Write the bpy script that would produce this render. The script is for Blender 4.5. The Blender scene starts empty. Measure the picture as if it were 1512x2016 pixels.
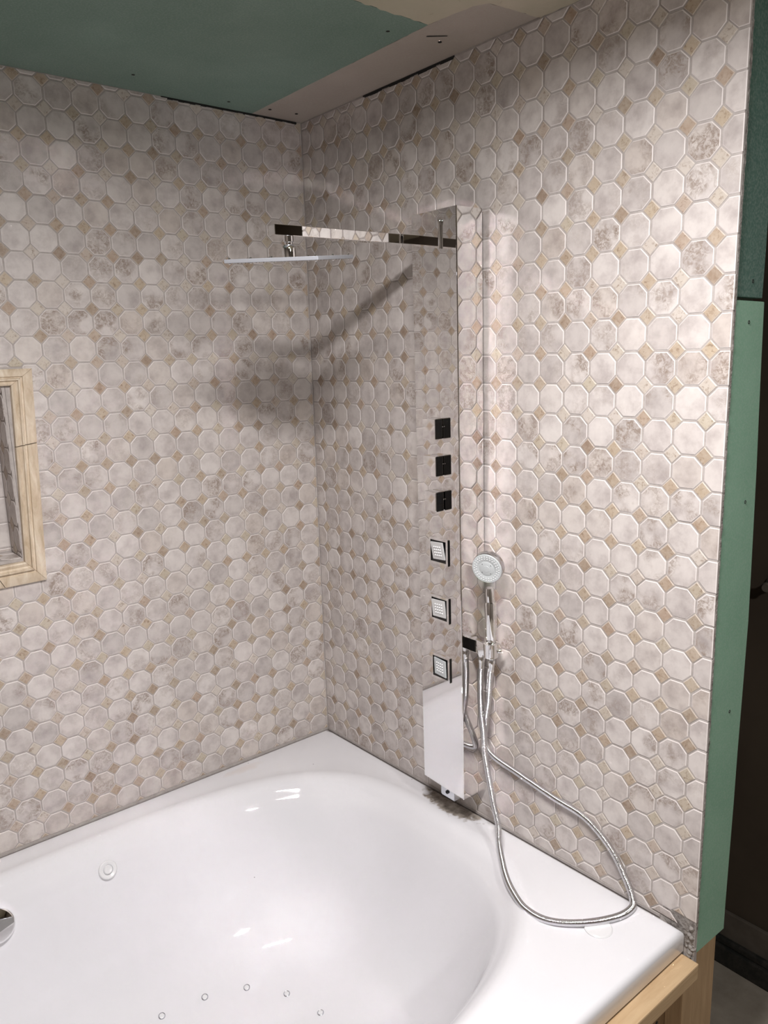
import bpy, bmesh, math, random
from mathutils import Vector, Matrix, noise
random.seed(7)
S = bpy.context.scene
COL = S.collection
V = Vector

# ------------------------------------------------------------ camera
cam_d = bpy.data.cameras.new('camera'); cam = bpy.data.objects.new('camera', cam_d); COL.objects.link(cam)
R_ = V((0.772007, -0.635035, -0.027131)); U_ = V((0.146837, 0.136652, 0.979676)); F_ = V((0.618421, 0.760301, -0.198743))
m = Matrix((R_, U_, -F_)).transposed().to_4x4(); m.translation = V((-1.312507, -1.932776, 1.74629))
cam.matrix_world = m
cam_d.sensor_fit = 'HORIZONTAL'; cam_d.sensor_width = 36.0; cam_d.lens = 36.0 * 1523.507 / 1512
cam_d.clip_start = 0.02
S.camera = cam

# ------------------------------------------------------------ world, lights, exposure
w = bpy.data.worlds.new('world'); S.world = w; w.use_nodes = True
w.node_tree.nodes['Background'].inputs[0].default_value = (0.9, 0.95, 1, 1)
w.node_tree.nodes['Background'].inputs[1].default_value = 0.02
S.view_settings.view_transform = 'Standard'; S.view_settings.look = 'None'
S.view_settings.exposure = 0.0; S.view_settings.gamma = 1; S.view_settings.use_curve_mapping = False

def lamp(name, loc, target, size, power, color, shape='DISK', size_y=None, spread=180):
    d = bpy.data.lights.new(name, 'AREA'); d.shape = shape; d.size = size
    if size_y: d.size_y = size_y
    d.energy = power; d.color = color; d.spread = math.radians(spread)
    o = bpy.data.objects.new(name, d); COL.objects.link(o); o.location = loc
    o.rotation_euler = (V(target) - V(loc)).to_track_quat('-Z', 'Y').to_euler()
    return o
lamp('vanity_lamp', (-0.877, -1.366, 2.33), (-0.84, -1.28, 0.0), 0.34, 34.5, (1.0, 0.968, 0.962), 'RECTANGLE', 0.07, 172)
lamp('room_lamp', (-0.75, -2.75, 2.33), (-0.55, -1.75, 0.0), 0.16, 17, (1.0, 0.98, 0.955), 'DISK', None, 168)
S.cycles.caustics_reflective = True; S.cycles.blur_glossy = 0.0; S.cycles.sample_clamp_indirect = 0.0

# ------------------------------------------------------------ materials
def mat(name, base=(0.5, 0.5, 0.5), rough=0.5, metal=0.0, spec=0.5):
    m = bpy.data.materials.new(name); m.use_nodes = True
    b = m.node_tree.nodes['Principled BSDF']
    b.inputs['Base Color'].default_value = (*base, 1); b.inputs['Roughness'].default_value = rough
    b.inputs['Metallic'].default_value = metal; b.inputs['Specular IOR Level'].default_value = spec
    return m
class NT:
    def __init__(s, m): s.t = m.node_tree; s.b = s.t.nodes['Principled BSDF']
    def n(s, kind, **kw):
        q = s.t.nodes.new(kind)
        for k, v in kw.items(): setattr(q, k, v)
        return q
    def l(s, a, b): s.t.links.new(a, b)
    def pos(s): return s.n('ShaderNodeNewGeometry').outputs['Position']
    def noise(s, vec, scale, detail=4, rough=0.55, dist=0.0):
        q = s.n('ShaderNodeTexNoise'); q.inputs['Scale'].default_value = scale; q.inputs['Detail'].default_value = detail
        q.inputs['Roughness'].default_value = rough; q.inputs['Distortion'].default_value = dist; s.l(vec, q.inputs['Vector'])
        return q.outputs['Fac']
    def ramp(s, fac, stops):
        q = s.n('ShaderNodeValToRGB'); e = q.color_ramp.elements
        while len(e) < len(stops): e.new(0.5)
        for el, (p, c) in zip(e, stops):
            el.position = p; el.color = (*c, 1) if len(c) == 3 else c
        s.l(fac, q.inputs[0]); return q.outputs[0]
    def mix(s, fac, a, b, mode='MIX'):
        q = s.n('ShaderNodeMix', data_type='RGBA', blend_type=mode)
        for sock, v in ((q.inputs[0], fac), (q.inputs[6], a), (q.inputs[7], b)):
            if isinstance(v, (int, float)): sock.default_value = v
            elif isinstance(v, tuple): sock.default_value = (*v, 1)
            else: s.l(v, sock)
        return q.outputs[2]
    def math(s, op, a, b=0.0, c=0.0):
        q = s.n('ShaderNodeMath', operation=op)
        for i, v in enumerate((a, b, c)):
            if isinstance(v, (int, float)): q.inputs[i].default_value = v
            else: s.l(v, q.inputs[i])
        return q.outputs[0]
    def mapr(s, v, a, b, c=0.0, d=1.0):
        q = s.n('ShaderNodeMapRange'); s.l(v, q.inputs[0])
        for i, x in zip((1, 2, 3, 4), (a, b, c, d)): q.inputs[i].default_value = x
        return q.outputs[0]
    def bump(s, h, strength, dist=0.01):
        q = s.n('ShaderNodeBump'); q.inputs['Strength'].default_value = strength; q.inputs['Distance'].default_value = dist
        s.l(h, q.inputs['Height']); s.l(q.outputs[0], s.b.inputs['Normal'])
    def color(s, c): s.l(c, s.b.inputs['Base Color'])

def per_tile(t):
    oi = t.n('ShaderNodeObjectInfo').outputs['Random']
    at = t.n('ShaderNodeAttribute', attribute_name='tr').outputs['Fac']
    r = t.math('FRACT', t.math('ADD', oi, at))
    off = t.n('ShaderNodeVectorMath', operation='ADD')
    t.l(t.pos(), off.inputs[0])
    cb = t.n('ShaderNodeCombineXYZ'); t.l(t.math('MULTIPLY', r, 13.7), cb.inputs[0]); t.l(t.math('MULTIPLY', r, 7.1), cb.inputs[1]); t.l(t.math('MULTIPLY', r, 3.3), cb.inputs[2])
    t.l(cb.outputs[0], off.inputs[1])
    return r, off.outputs[0]

def tile_mat(name, edge=False):
    m = mat(name, rough=0.42, spec=0.35); t = NT(m)
    r, p = per_tile(t)
    r2 = t.math('FRACT', t.math('MULTIPLY', r, 17.31)); r3 = t.math('FRACT', t.math('MULTIPLY', r, 41.77))
    cloud = t.noise(p, 26, 6, 0.6)
    c = t.ramp(cloud, [(0.28, (0.40, 0.358, 0.345)), (0.42, (0.492, 0.450, 0.433)), (0.54, (0.568, 0.527, 0.506)), (0.70, (0.618, 0.577, 0.552))])
    # each tile a touch warmer or cooler, lighter or darker
    tone = t.ramp(r2, [(0.0, (0.84, 0.83, 0.83)), (0.4, (0.97, 0.96, 0.96)), (0.75, (1.04, 1.04, 1.04)), (1.0, (0.90, 0.865, 0.83))])
    c = t.mix(1.0, c, tone, 'MULTIPLY')
    amt = t.mapr(r3, 0.35, 0.9, 0.0, 1.0)
    patch = t.mapr(t.noise(p, 24, 3, 0.5), 0.43, 0.60)
    vein = t.mapr(t.noise(p, 110, 8, 0.8, 1.0), 0.42, 0.56)
    st = t.math('MULTIPLY', t.math('MULTIPLY', patch, vein), amt)
    c = t.mix(st, c, (0.28, 0.225, 0.19))
    fl = t.mapr(t.noise(p, 210, 3, 0.6, 1.0), 0.70, 0.78, 0.0, 0.5)
    c = t.mix(fl, c, (0.19, 0.16, 0.14))
    if edge: c = t.mix(0.75, c, (0.74, 0.69, 0.675))  # light caught by the tile rims is put into the bevel colour
    t.color(c)
    t.bump(t.noise(p, 160, 4, 0.6), 0.10, 0.002)
    return m
M_TILE = tile_mat('glazed_tile'); M_EDGE = tile_mat('glazed_tile_lit_edge', True)

def dot_mat(name, edge=False):
    m = mat(name, rough=0.45, spec=0.3); t = NT(m)
    r, p = per_tile(t)
    base = t.ramp(r, [(0.0, (0.35, 0.255, 0.19)), (0.17, (0.45, 0.365, 0.27)), (0.33, (0.27, 0.195, 0.145)), (0.5, (0.47, 0.415, 0.33)), (0.66, (0.37, 0.275, 0.21)), (0.82, (0.54, 0.49, 0.45)), (1.0, (0.47, 0.41, 0.34))])
    n = t.noise(p, 70, 6, 0.7)
    c = t.mix(t.mapr(n, 0.35, 0.7), base, t.mix(0.35, base, (0.60, 0.54, 0.47)))
    c = t.mix(t.mapr(t.noise(p, 130, 5, 0.7, 0.8), 0.52, 0.68, 0.0, 0.7), c, (0.19, 0.12, 0.075))
    if edge: c = t.mix(0.5, c, (0.60, 0.55, 0.51))  # same lit-rim lightening mixed into the small tiles' bevels
    t.color(c); return m
M_DOT = dot_mat('dot_tile'); M_DEDGE = dot_mat('dot_tile_lit_edge', True)

M_GROUT = mat('grout', (0.33, 0.295, 0.27), 0.9, spec=0.1); t = NT(M_GROUT)
t.color(t.ramp(t.noise(t.pos(), 60, 5), [(0.3, (0.37, 0.335, 0.318)), (0.7, (0.46, 0.425, 0.405))])); t.bump(t.noise(t.pos(), 300, 3), 0.3, 0.002)

def board(name, c1, c2, sc=9, bump=0.05):
    m = mat(name, c1, 0.85, spec=0.15); t = NT(m); p = t.pos()
    c = t.mix(t.mapr(t.noise(p, sc, 6, 0.62), 0.35, 0.68), c1, c2)
    c = t.mix(t.mapr(t.noise(p, 260, 2, 0.5), 0.4, 0.75, 0, 0.18), c, (0.5, 0.55, 0.5))
    t.color(c); t.bump(t.noise(p, 120, 4), bump, 0.002); return m
M_GREEN = board('green_board', (0.215, 0.375, 0.275), (0.245, 0.41, 0.305))
M_GREEN2 = board('blue_green_board', (0.080, 0.145, 0.122), (0.095, 0.170, 0.138), 5)
M_CGREEN = board('ceiling_green_board', (0.170, 0.255, 0.215), (0.205, 0.290, 0.248), 4)
M_STRIP = board('bare_board_strip', (0.40, 0.35, 0.31), (0.44, 0.39, 0.345), 5)
M_CREAM = mat('cream_board', (0.5, 0.47, 0.38), 0.85, spec=0.15); t = NT(M_CREAM); p = t.pos()
c = t.mix(t.mapr(t.noise(p, 6, 5), 0.35, 0.65), (0.53, 0.48, 0.385), (0.46, 0.44, 0.335))
c = t.mix(t.mapr(t.noise(p, 17, 7, 0.7, 1.2), 0.60, 0.72, 0, 0.65), c, (0.24, 0.19, 0.11))
t.color(c); t.bump(t.noise(p, 80, 5), 0.3, 0.004)
M_PAPER = mat('torn_paper_edge', (0.62, 0.60, 0.54), 0.9)
M_DARK = mat('dark_gap', (0.012, 0.012, 0.011), 0.9)
M_GYP = mat('gypsum_core', (0.27, 0.25, 0.235), 0.95, spec=0.05); t = NT(M_GYP); t.bump(t.noise(t.pos(), 120, 5), 0.8, 0.004)
M_THIN = mat('thinset', (0.26, 0.235, 0.22), 0.95, spec=0.05); t = NT(M_THIN)
t.color(t.ramp(t.noise(t.pos(), 90, 5), [(0.35, (0.17, 0.15, 0.14)), (0.65, (0.33, 0.31, 0.29))])); t.bump(t.noise(t.pos(), 140, 5), 1.0, 0.004)

def wood(name, a, b, axis=0):
    m = mat(name, a, 0.65, spec=0.2); t = NT(m)
    mp = t.n('ShaderNodeMapping'); t.l(t.pos(), mp.inputs[0]); sc = [9, 9, 9]; sc[axis] = 0.9; mp.inputs['Scale'].default_value = sc
    c = t.mix(t.mapr(t.noise(mp.outputs[0], 6, 6, 0.6, 0.8), 0.35, 0.65), a, b); t.color(c); t.bump(t.noise(mp.outputs[0], 20, 4), 0.15, 0.003); return m
M_WOODX = wood('pine_lumber', (0.52, 0.375, 0.225), (0.44, 0.30, 0.17), 0)
M_WOODZ = wood('pine_lumber_upright', (0.44, 0.305, 0.18), (0.37, 0.25, 0.145), 2)
M_OSB = wood('rough_plywood', (0.25, 0.16, 0.085), (0.16, 0.10, 0.05), 2)

M_TUB = mat('white_acrylic', (0.71, 0.71, 0.735), 0.035, spec=0.5); t = NT(M_TUB); p = t.pos()
M_TUB.node_tree.nodes['Principled BSDF'].inputs['Coat Weight'].default_value = 0.0
M_TUB.node_tree.nodes['Principled BSDF'].inputs['Coat Roughness'].default_value = 0.04
sp = t.n('ShaderNodeSeparateXYZ'); t.l(p, sp.inputs[0])
# mortar grime left on the deck below the shower panel
dx = t.math('DIVIDE', t.math('ADD', sp.outputs[0], 0.010), 0.052)
dy = t.math('DIVIDE', t.math('ADD', sp.outputs[1], 0.600), 0.105)
dd = t.math('ADD', t.math('MULTIPLY', dx, dx), t.math('MULTIPLY', dy, dy))
dd = t.math('ADD', dd, t.math('MULTIPLY', t.math('SUBTRACT', t.noise(p, 38, 6, 0.65), 0.5), 2.6))
gm = t.mapr(dd, 1.15, 0.75)
gc = t.ramp(t.noise(p, 70, 5), [(0.3, (0.15, 0.128, 0.108)), (0.7, (0.36, 0.32, 0.28))])
c = t.mix(gm, (0.71, 0.707, 0.735), gc)
# faint rusty smear near the far corner of the deck
ex = t.math('DIVIDE', t.math('ADD', sp.outputs[0], 0.335), 0.07); ey = t.math('DIVIDE', t.math('ADD', sp.outputs[1], 0.045), 0.022)
ee = t.math('ADD', t.math('MULTIPLY', ex, ex), t.math('MULTIPLY', ey, ey))
ee = t.math('ADD', ee, t.math('MULTIPLY', t.math('SUBTRACT', t.noise(p, 50, 5), 0.5), 2.0))
c = t.mix(t.mapr(ee, 1.0, 0.2, 0, 0.30), c, (0.62, 0.52, 0.45))
# tiny specks of debris
vo = t.n('ShaderNodeTexVoronoi'); vo.inputs['Scale'].default_value = 11; t.l(p, vo.inputs['Vector'])
t.l(t.mix(t.mapr(vo.outputs['Distance'], 0.022, 0.014, 0, 0.75), c, (0.12, 0.10, 0.10)), t.b.inputs['Base Color'])
t.l(t.mapr(gm, 0, 1, 0.035, 0.8), t.b.inputs['Roughness'])
M_PLAST = mat('white_plastic', (0.70, 0.70, 0.715), 0.2)
M_CHROME = mat('chrome', (0.88, 0.88, 0.88), 0.04, 1.0)
M_MIRROR = mat('polished_steel', (0.80, 0.79, 0.785), 0.018, 1.0)
M_DULL = mat('satin_steel', (0.62, 0.63, 0.66), 0.25, 1.0)
M_HEAD = mat('brushed_head', (0.55, 0.57, 0.62), 0.35, 0.55)
M_HOSE = mat('ribbed_steel', (0.66, 0.66, 0.67), 0.12, 1.0)
M_BLACK = mat('black_gloss', (0.006, 0.006, 0.006), 0.06)
M_RIM = mat('grey_chrome', (0.52, 0.52, 0.53), 0.10, 1.0)
M_NOZ = mat('grey_nozzle_plate', (0.60, 0.60, 0.60), 0.30)
M_NOZW = mat('pale_spray_face', (0.52, 0.55, 0.56), 0.4)
M_RUB = mat('clear_rubber', (0.78, 0.78, 0.79), 0.2)
M_STONE = mat('travertine_trim', (0.6, 0.5, 0.35), 0.5, spec=0.3); t = NT(M_STONE)
mp = t.n('ShaderNodeMapping'); t.l(t.pos(), mp.inputs[0]); mp.inputs['Scale'].default_value = (9, 9, 2.5)
c = t.ramp(t.noise(mp.outputs[0], 7, 7, 0.65, 0.7), [(0.3, (0.46, 0.36, 0.25)), (0.5, (0.58, 0.48, 0.365)), (0.7, (0.68, 0.60, 0.49))])
c = t.mix(t.mapr(t.noise(t.pos(), 170, 4, 0.6, 1), 0.66, 0.74, 0, 0.6), c, (0.28, 0.18, 0.10)); t.color(c); t.bump(t.noise(t.pos(), 120, 4), 0.15, 0.002)
M_FLOOR = mat('concrete_floor', (0.2, 0.18, 0.16), 0.85); t = NT(M_FLOOR); t.color(t.ramp(t.noise(t.pos(), 5, 7, 0.65), [(0.35, (0.26, 0.225, 0.185)), (0.65, (0.42, 0.37, 0.31))]))
M_FAR = mat('shade_toned_brown_wall', (0.06, 0.045, 0.03), 0.8); t = NT(M_FAR); t.color(t.ramp(t.noise(t.pos(), 3, 5), [(0.35, (0.060, 0.044, 0.030)), (0.65, (0.082, 0.062, 0.043))]))  # darkness of the blocked lamp is put into the brown itself
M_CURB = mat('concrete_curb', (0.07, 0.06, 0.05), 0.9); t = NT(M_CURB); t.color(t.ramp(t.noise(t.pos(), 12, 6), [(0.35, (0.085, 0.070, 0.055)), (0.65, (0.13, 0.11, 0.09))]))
M_BASEB = mat('dark_baseboard', (0.018, 0.018, 0.016), 0.6); t = NT(M_BASEB); t.color(t.ramp(t.noise(t.pos(), 30, 6, 0.7), [(0.45, (0.016, 0.017, 0.015)), (0.7, (0.055, 0.048, 0.042))]))
M_ENDW = mat('brown_end_wall', (0.16, 0.135, 0.115), 0.9)  # unseen wall, toned dark for what the chrome reflects
M_PAINT = mat('plain_painted_wall', (0.30, 0.27, 0.24), 0.9)

# ------------------------------------------------------------ mesh helpers
def link(name, me, parent=None, loc=None):
    o = bpy.data.objects.new(name, me); COL.objects.link(o)
    if parent: o.parent = parent
    if loc is not None: o.location = loc
    return o
def tag(o, label=None, cat=None, group=None, kind=None):
    if label: o['label'] = label
    if cat: o['category'] = cat
    if group: o['group'] = group
    if kind: o['kind'] = kind
    return o
def empty(name, loc, label, cat, group=None):
    o = bpy.data.objects.new(name, None); COL.objects.link(o); o.location = loc; o.empty_display_size = 0.05
    return tag(o, label, cat, group)
def mk(name, bm, mats, parent=None, smooth=False, loc=None, ang=35):
    me = bpy.data.meshes.new(name)
    bmesh.ops.recalc_face_normals(bm, faces=bm.faces)
    bm.to_mesh(me); bm.free()
    for mm in (mats if isinstance(mats, (list, tuple)) else [mats]): me.materials.append(mm)
    if smooth:
        for pl in me.polygons: pl.use_smooth = True
        me.set_sharp_from_angle(angle=math.radians(ang))
    return link(name, me, parent, loc)
def box(bm, a, b, bev=0.0, mi=0):
    a, b = V(a), V(b)
    r = bmesh.ops.create_cube(bm, size=1.0)
    for v in r['verts']:
        v.co = V([(a[i] + b[i]) / 2 + v.co[i] * (b[i] - a[i]) for i in range(3)])
    fs = list({f for v in r['verts'] for f in v.link_faces})
    for f in fs: f.material_index = mi
    if bev > 0:
        bmesh.ops.bevel(bm, geom=list({e for v in r['verts'] for e in v.link_edges}), offset=bev, segments=2, affect='EDGES', profile=0.6)
def basis(n):
    n = V(n).normalized(); u = n.cross(V((0, 0, 1)))
    if u.length < 1e-3: u = V((1, 0, 0))
    u.normalize(); return u, n.cross(u).normalized(), n
def lathe(bm, origin, axis, prof, seg=32, mi=0, caps=True):
    """prof: list of (radius, distance along axis)"""
    u, v, n = basis(axis); o = V(origin); rings = []
    for r, h in prof:
        rings.append([bm.verts.new(o + n * h + (u * math.cos(a) + v * math.sin(a)) * max(r, 1e-5)) for a in [2 * math.pi * i / seg for i in range(seg)]])
    for A, B in zip(rings, rings[1:]):
        for i in range(seg):
            f = bm.faces.new((A[i], A[(i + 1) % seg], B[(i + 1) % seg], B[i])); f.material_index = mi
    if caps:
        for q in (rings[0], rings[-1]):
            f = bm.faces.new(q); f.material_index = mi
def prism(bm, pts, vec, mi=0, bev=0.0):
    a = [bm.verts.new(V(p)) for p in pts]; b = [bm.verts.new(V(p) + V(vec)) for p in pts]
    fs = [bm.faces.new(a), bm.faces.new(b[::-1])]
    for i in range(len(a)):
        fs.append(bm.faces.new((a[i], b[i], b[(i + 1) % len(a)], a[(i + 1) % len(a)])))
    for f in fs: f.material_index = mi
    if bev: bmesh.ops.bevel(bm, geom=list({e for f in fs for e in f.edges}), offset=bev, segments=2, affect='EDGES')

# ------------------------------------------------------------ tiled walls
P = 0.0625; ZS = 2.240047; OL = 1.082317; OR = 0.68407; ZL = -0.137413
GAP = 0.0021; HW = P / 2 - GAP; CUT = 0.0165      # octagon half width, corner cut
oct_pts = [(-HW + CUT, -HW), (HW - CUT, -HW), (HW, -HW + CUT), (HW, HW - CUT), (HW - CUT, HW), (-HW + CUT, HW), (-HW, HW - CUT), (-HW, -HW + CUT)]
DR = CUT + GAP * 2 - 0.0036                        # half diagonal of the small square
dot_pts = [(0, -DR), (DR, 0), (0, DR), (-DR, 0)]

def clip(poly, ax, lim, sign):
    out = []
    for i in range(len(poly)):
        a, b = poly[i], poly[(i + 1) % len(poly)]
        da, db = sign * (a[ax] - lim), sign * (b[ax] - lim)
        if da <= 0: out.append(a)
        if (da < 0 < db) or (db < 0 < da):
            s = da / (da - db); out.append((a[0] + (b[0] - a[0]) * s, a[1] + (b[1] - a[1]) * s))
    res = []
    for q in out:
        if not res or (abs(q[0] - res[-1][0]) + abs(q[1] - res[-1][1])) > 1e-5: res.append(q)
    if len(res) > 1 and abs(res[0][0] - res[-1][0]) + abs(res[0][1] - res[-1][1]) < 1e-5: res.pop()
    return res
def area(p): return 0.5 * sum(p[i][0] * p[(i + 1) % len(p)][1] - p[(i + 1) % len(p)][0] * p[i][1] for i in range(len(p)))
def inset(p, d):
    n = len(p); L = []
    for i in range(n):
        a, b = p[i], p[(i + 1) % n]; ex, ey = b[0] - a[0], b[1] - a[1]; l = math.hypot(ex, ey)
        L.append((a[0] - ey / l * d, a[1] + ex / l * d, ex / l, ey / l))
    out = []
    for i in range(n):
        x1, y1, dx1, dy1 = L[i - 1]; x2, y2, dx2, dy2 = L[i]
        den = dx1 * dy2 - dy1 * dx2
        if abs(den) < 1e-6: out.append((x2, y2)); continue
        s = ((x2 - x1) * dy2 - (y2 - y1) * dx2) / den
        out.append((x1 + dx1 * s, y1 + dy1 * s))
    return out
def tile_geo(poly, th=0.0052, bev=0.0015, drop=0.0008):
    """vertices (u, v, depth) + faces; front at depth 0, back at -th"""
    n = len(poly); q = inset(poly, bev)
    if area(q) < area(poly) * 0.25: q = inset(poly, bev * 0.3)
    vs = [(x, y, 0.0) for x, y in q] + [(x, y, -drop) for x, y in poly] + [(x, y, -th) for x, y in poly]
    fs = [(tuple(range(n)), 0)]
    for i in range(n):
        j = (i + 1) % n
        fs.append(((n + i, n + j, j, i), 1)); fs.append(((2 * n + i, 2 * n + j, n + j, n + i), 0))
    return vs, fs
def geo_mesh(name, vs, fs, mats, fr):
    me = bpy.data.meshes.new(name)
    me.from_pydata([fr(*v) for v in vs], [], [f for f, _ in fs])
    for mm in mats: me.materials.append(mm)
    me.polygons.foreach_set('material_index', [mi for _, mi in fs]); me.update()
    return me

def lay_tiles(parent, centers_oct, centers_dot, frame, limits, cutout=None, cap=290, prio=None):
    """frame(u,v,d)->local vector; centers (u,v); limits (u0,u1,v0,v1) as functions or numbers"""
    origin = V(frame(0, 0, 0)); shared = {}
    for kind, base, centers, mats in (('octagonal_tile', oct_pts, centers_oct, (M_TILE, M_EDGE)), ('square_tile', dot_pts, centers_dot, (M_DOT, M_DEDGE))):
        items = []
        for (cu, cv) in centers:
            u0, u1, v0, v1 = limits(cu, cv)
            poly = [(cu + x, cv + y) for x, y in base]; full = True
            for ax, lim, sg in ((0, u0, -1), (0, u1, 1), (1, v0, -1), (1, v1, 1)):
                if any(sg * (q[ax] - lim) > 1e-6 for q in poly): poly = clip(poly, ax, lim, sg); full = False
                if len(poly) < 3: break
            if len(poly) < 3: continue
            if cutout:
                a0, a1, b0, b1 = cutout
                if max(q[0] for q in poly) > a0 and min(q[0] for q in poly) < a1 and max(q[1] for q in poly) > b0 and min(q[1] for q in poly) < b1:
                    opts = [clip(poly, 0, a0, 1), clip(poly, 0, a1, -1), clip(poly, 1, b0, 1), clip(poly, 1, b1, -1)]
                    opts = [o for o in opts if len(o) > 2]
                    if not opts: continue
                    poly = max(opts, key=area); full = False
            if area(poly) < 2.2e-5: continue
            items.append((prio(cu, cv) if prio else 0, cu, cv, poly, full))
        items.sort(key=lambda q: q[0])
        rest = []
        for idx, (_, cu, cv, poly, full) in enumerate(items):
            ju, jv = random.uniform(-5e-4, 5e-4), random.uniform(-5e-4, 5e-4); jd = random.uniform(-4e-4, 4e-4)
            if idx < cap:
                key = kind if full else None
                if key and key in shared: me = shared[key]
                else:
                    vs, fs = tile_geo([(x - cu, y - cv) for x, y in poly])
                    me = geo_mesh(kind, vs, fs, mats, lambda a, b, c: V(frame(a, b, c)) - origin)
                    if key: shared[key] = me
                o = link(kind, me, parent, V(frame(cu + ju, cv + jv, jd)))
                if full: o.rotation_euler = [random.uniform(-.006, .006) for _ in range(3)]
            else:
                vs, fs = tile_geo(poly)
                rest.append(([(x + ju, y + jv, d + jd) for x, y, d in vs], fs, random.random()))
        if rest:
            VS, FS, RR = [], [], []
            for vs, fs, r in rest:
                b = len(VS); VS += vs
                FS += [(tuple(i + b for i in f), mi) for f, mi in fs]; RR += [r] * len(fs)
            me = geo_mesh(kind + 's_beyond_count', VS, FS, mats, frame)
            at = me.attributes.new('tr', 'FLOAT', 'FACE'); at.data.foreach_set('value', RR)
            o = link('remaining_' + kind + 's', me, parent); o['kind'] = 'stuff'

CEIL = 2.385; RIM = 0.564
def rimz(y): return RIM - 0.0235 * y

# left wall (plane y = 0, faces -y), with the niche opening
NX0, NX1, NZ0, NZ1 = -1.200, -0.846, 1.292, 1.706           # niche opening
bm = bmesh.new()
Y0, Y1 = 0.0014, 0.13
box(bm, (-1.87, Y0, 0), (NX0, Y1, 2.52)); box(bm, (NX1, Y0, 0), (0.0014, Y1, 2.52))
box(bm, (NX0, Y0, 0), (NX1, Y1, NZ0 - 0.006)); box(bm, (NX0, Y0, NZ1 + 0.006), (NX1, Y1, 2.52)); box(bm, (NX0, 0.104, NZ0 - 0.006), (NX1, Y1, NZ1 + 0.006))
wl = tag(mk('wall_left', bm, M_GROUT), 'tiled back wall of white octagons and tan squares behind the tub', None, None, 'structure')
uo = [-(OL + i - 0.5) * P for i in range(0, 30)]; ud = [-(OL + i) * P for i in range(-1, 30)]
kz = lambda k, off: ZS - (k + off) * P
octs = [(u, kz(k - 0.5, ZL)) for u in uo + [-(OL - 1.5) * P] for k in range(-2, 29)]
dots = [(u, kz(k, ZL)) for u in ud for k in range(-3, 29)]
def gapl(u): # ragged dark gap under part of the ceiling
    return 0.004 if -0.41 < u < -0.02 else 0.0
def lim_l(u, v): return (-1.865, -0.0015, rimz(0) + 0.004, CEIL - 0.0015 - gapl(u))
FR_L = lambda u, v, d: (u, -d, v)
lay_tiles(wl, octs, dots, FR_L, lim_l, (-1.245, -0.803, 1.247, 1.742), 290,
          lambda u, v: abs(u + 0.75) if -1.03 < u else 5 + abs(u))
# near-black strips paint in the shade of the gap above the trimmed tiles
bm = bmesh.new()
for i in range(26):
    x = -0.41 + 0.0152 * i
    if True: box(bm, (x, 0.0005, CEIL - 0.0055 + random.uniform(-.0012, .002)), (x + 0.0155, 0.004, CEIL))
mk('gap_shade_strip', bm, M_DARK, wl)

# right wall (plane x = 0, faces -x)
YE = -1.267
bm = bmesh.new(); box(bm, (0.0014, -1.2664, 0.50), (0.0125, 0.0014, 2.52))
wr = tag(mk('wall_right', bm, M_GROUT), 'tiled partition wall of white octagons that carries the shower panel', None, None, 'structure')
uo = [(OR + i - 0.5) * P for i in range(0, 22)]; ud = [(OR + i) * P for i in range(0, 21)]
octs = [(u, kz(k - 0.5, 0)) for u in uo for k in range(-2, 28)]
dots = [(u, kz(k, 0)) for u in ud for k in range(-3, 28)]
def lim_r(u, v):
    lo = rimz(-u) + 0.003
    if u > 1.217: lo = max(lo, 0.620)
    return (0.0015, -YE, lo, CEIL - 0.003 - (0.004 if 0.28 < u < 0.60 else 0.0))
FR_R = lambda u, v, d: (-d, -u, v)
lay_tiles(wr, octs, dots, FR_R, lim_r, None, 290, lambda u, v: -u)
bm = bmesh.new()
for i in range(22):
    y = -0.28 - 0.0148 * i
    if True: box(bm, (0.0005, y - 0.0152, CEIL - 0.0065 + random.uniform(-.002, .002)), (0.004, y, CEIL))
mk('gap_shade_strip', bm, M_DARK, wr)  # painted gap shade again, along the right wall
# body of the partition and its green boarded end
bm = bmesh.new(); box(bm, (0.0125, -1.250, 0.50), (0.104, 0.13, 2.52)); mk('partition_core', bm, M_PAINT, wr)
def jag(n, a, b, f): return [(a + (b - a) * i / n, f(i)) for i in range(n + 1)]
bm = bmesh.new()
pts = [(0.007, 1.8275), (0.109, 1.8265)] + [(0.109 + 0.0015 * math.sin(i), 1.83 + i * 0.075) for i in range(1, 9)] + [(0.107, 2.52), (0.007, 2.52)]
prism(bm, [(x, -1.2515, z) for x, z in pts], (0, -0.0125, 0), 0, 0.0008)
mk('end_board', bm, M_GREEN2, wr)['label'] = 'darker blue-green upper drywall offcut on the end of the wall'
bm = bmesh.new()
edge = [(0.122, 0.541), (0.1215, 0.60), (0.124, 0.70), (0.1275, 0.83), (0.129, 0.95), (0.1325, 1.07), (0.136, 1.22), (0.133, 1.33), (0.129, 1.45), (0.1265, 1.52), (0.121, 1.62), (0.116, 1.72), (0.1125, 1.8205)]
pts = [(0.010, 0.545)] + edge + [(0.0085, 1.8215)]
prism(bm, [(x, -1.2515, z) for x, z in pts], (0, -0.015, 0), 0, 0.0008)
eb = mk('end_board', bm, M_GREEN, wr); eb['label'] = 'bright green lower drywall offcut on the end of the wall'
for x, z in ((0.060, 1.785), (0.0905, 1.462), (0.0835, 1.047), (0.0700, 1.8545)):
    bm = bmesh.new(); yb = -1.2667 if z < 1.82 else -1.2642
    lathe(bm, (x, yb + 0.002, z), (0, -1, 0), [(0.0034, 0), (0.0034, 0.0022), (0.0026, 0.0026), (0.0014, 0.0014)], 14)
    mk('drywall_screw', bm, M_DARK if z > 1 else M_DULL, wr)
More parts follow.
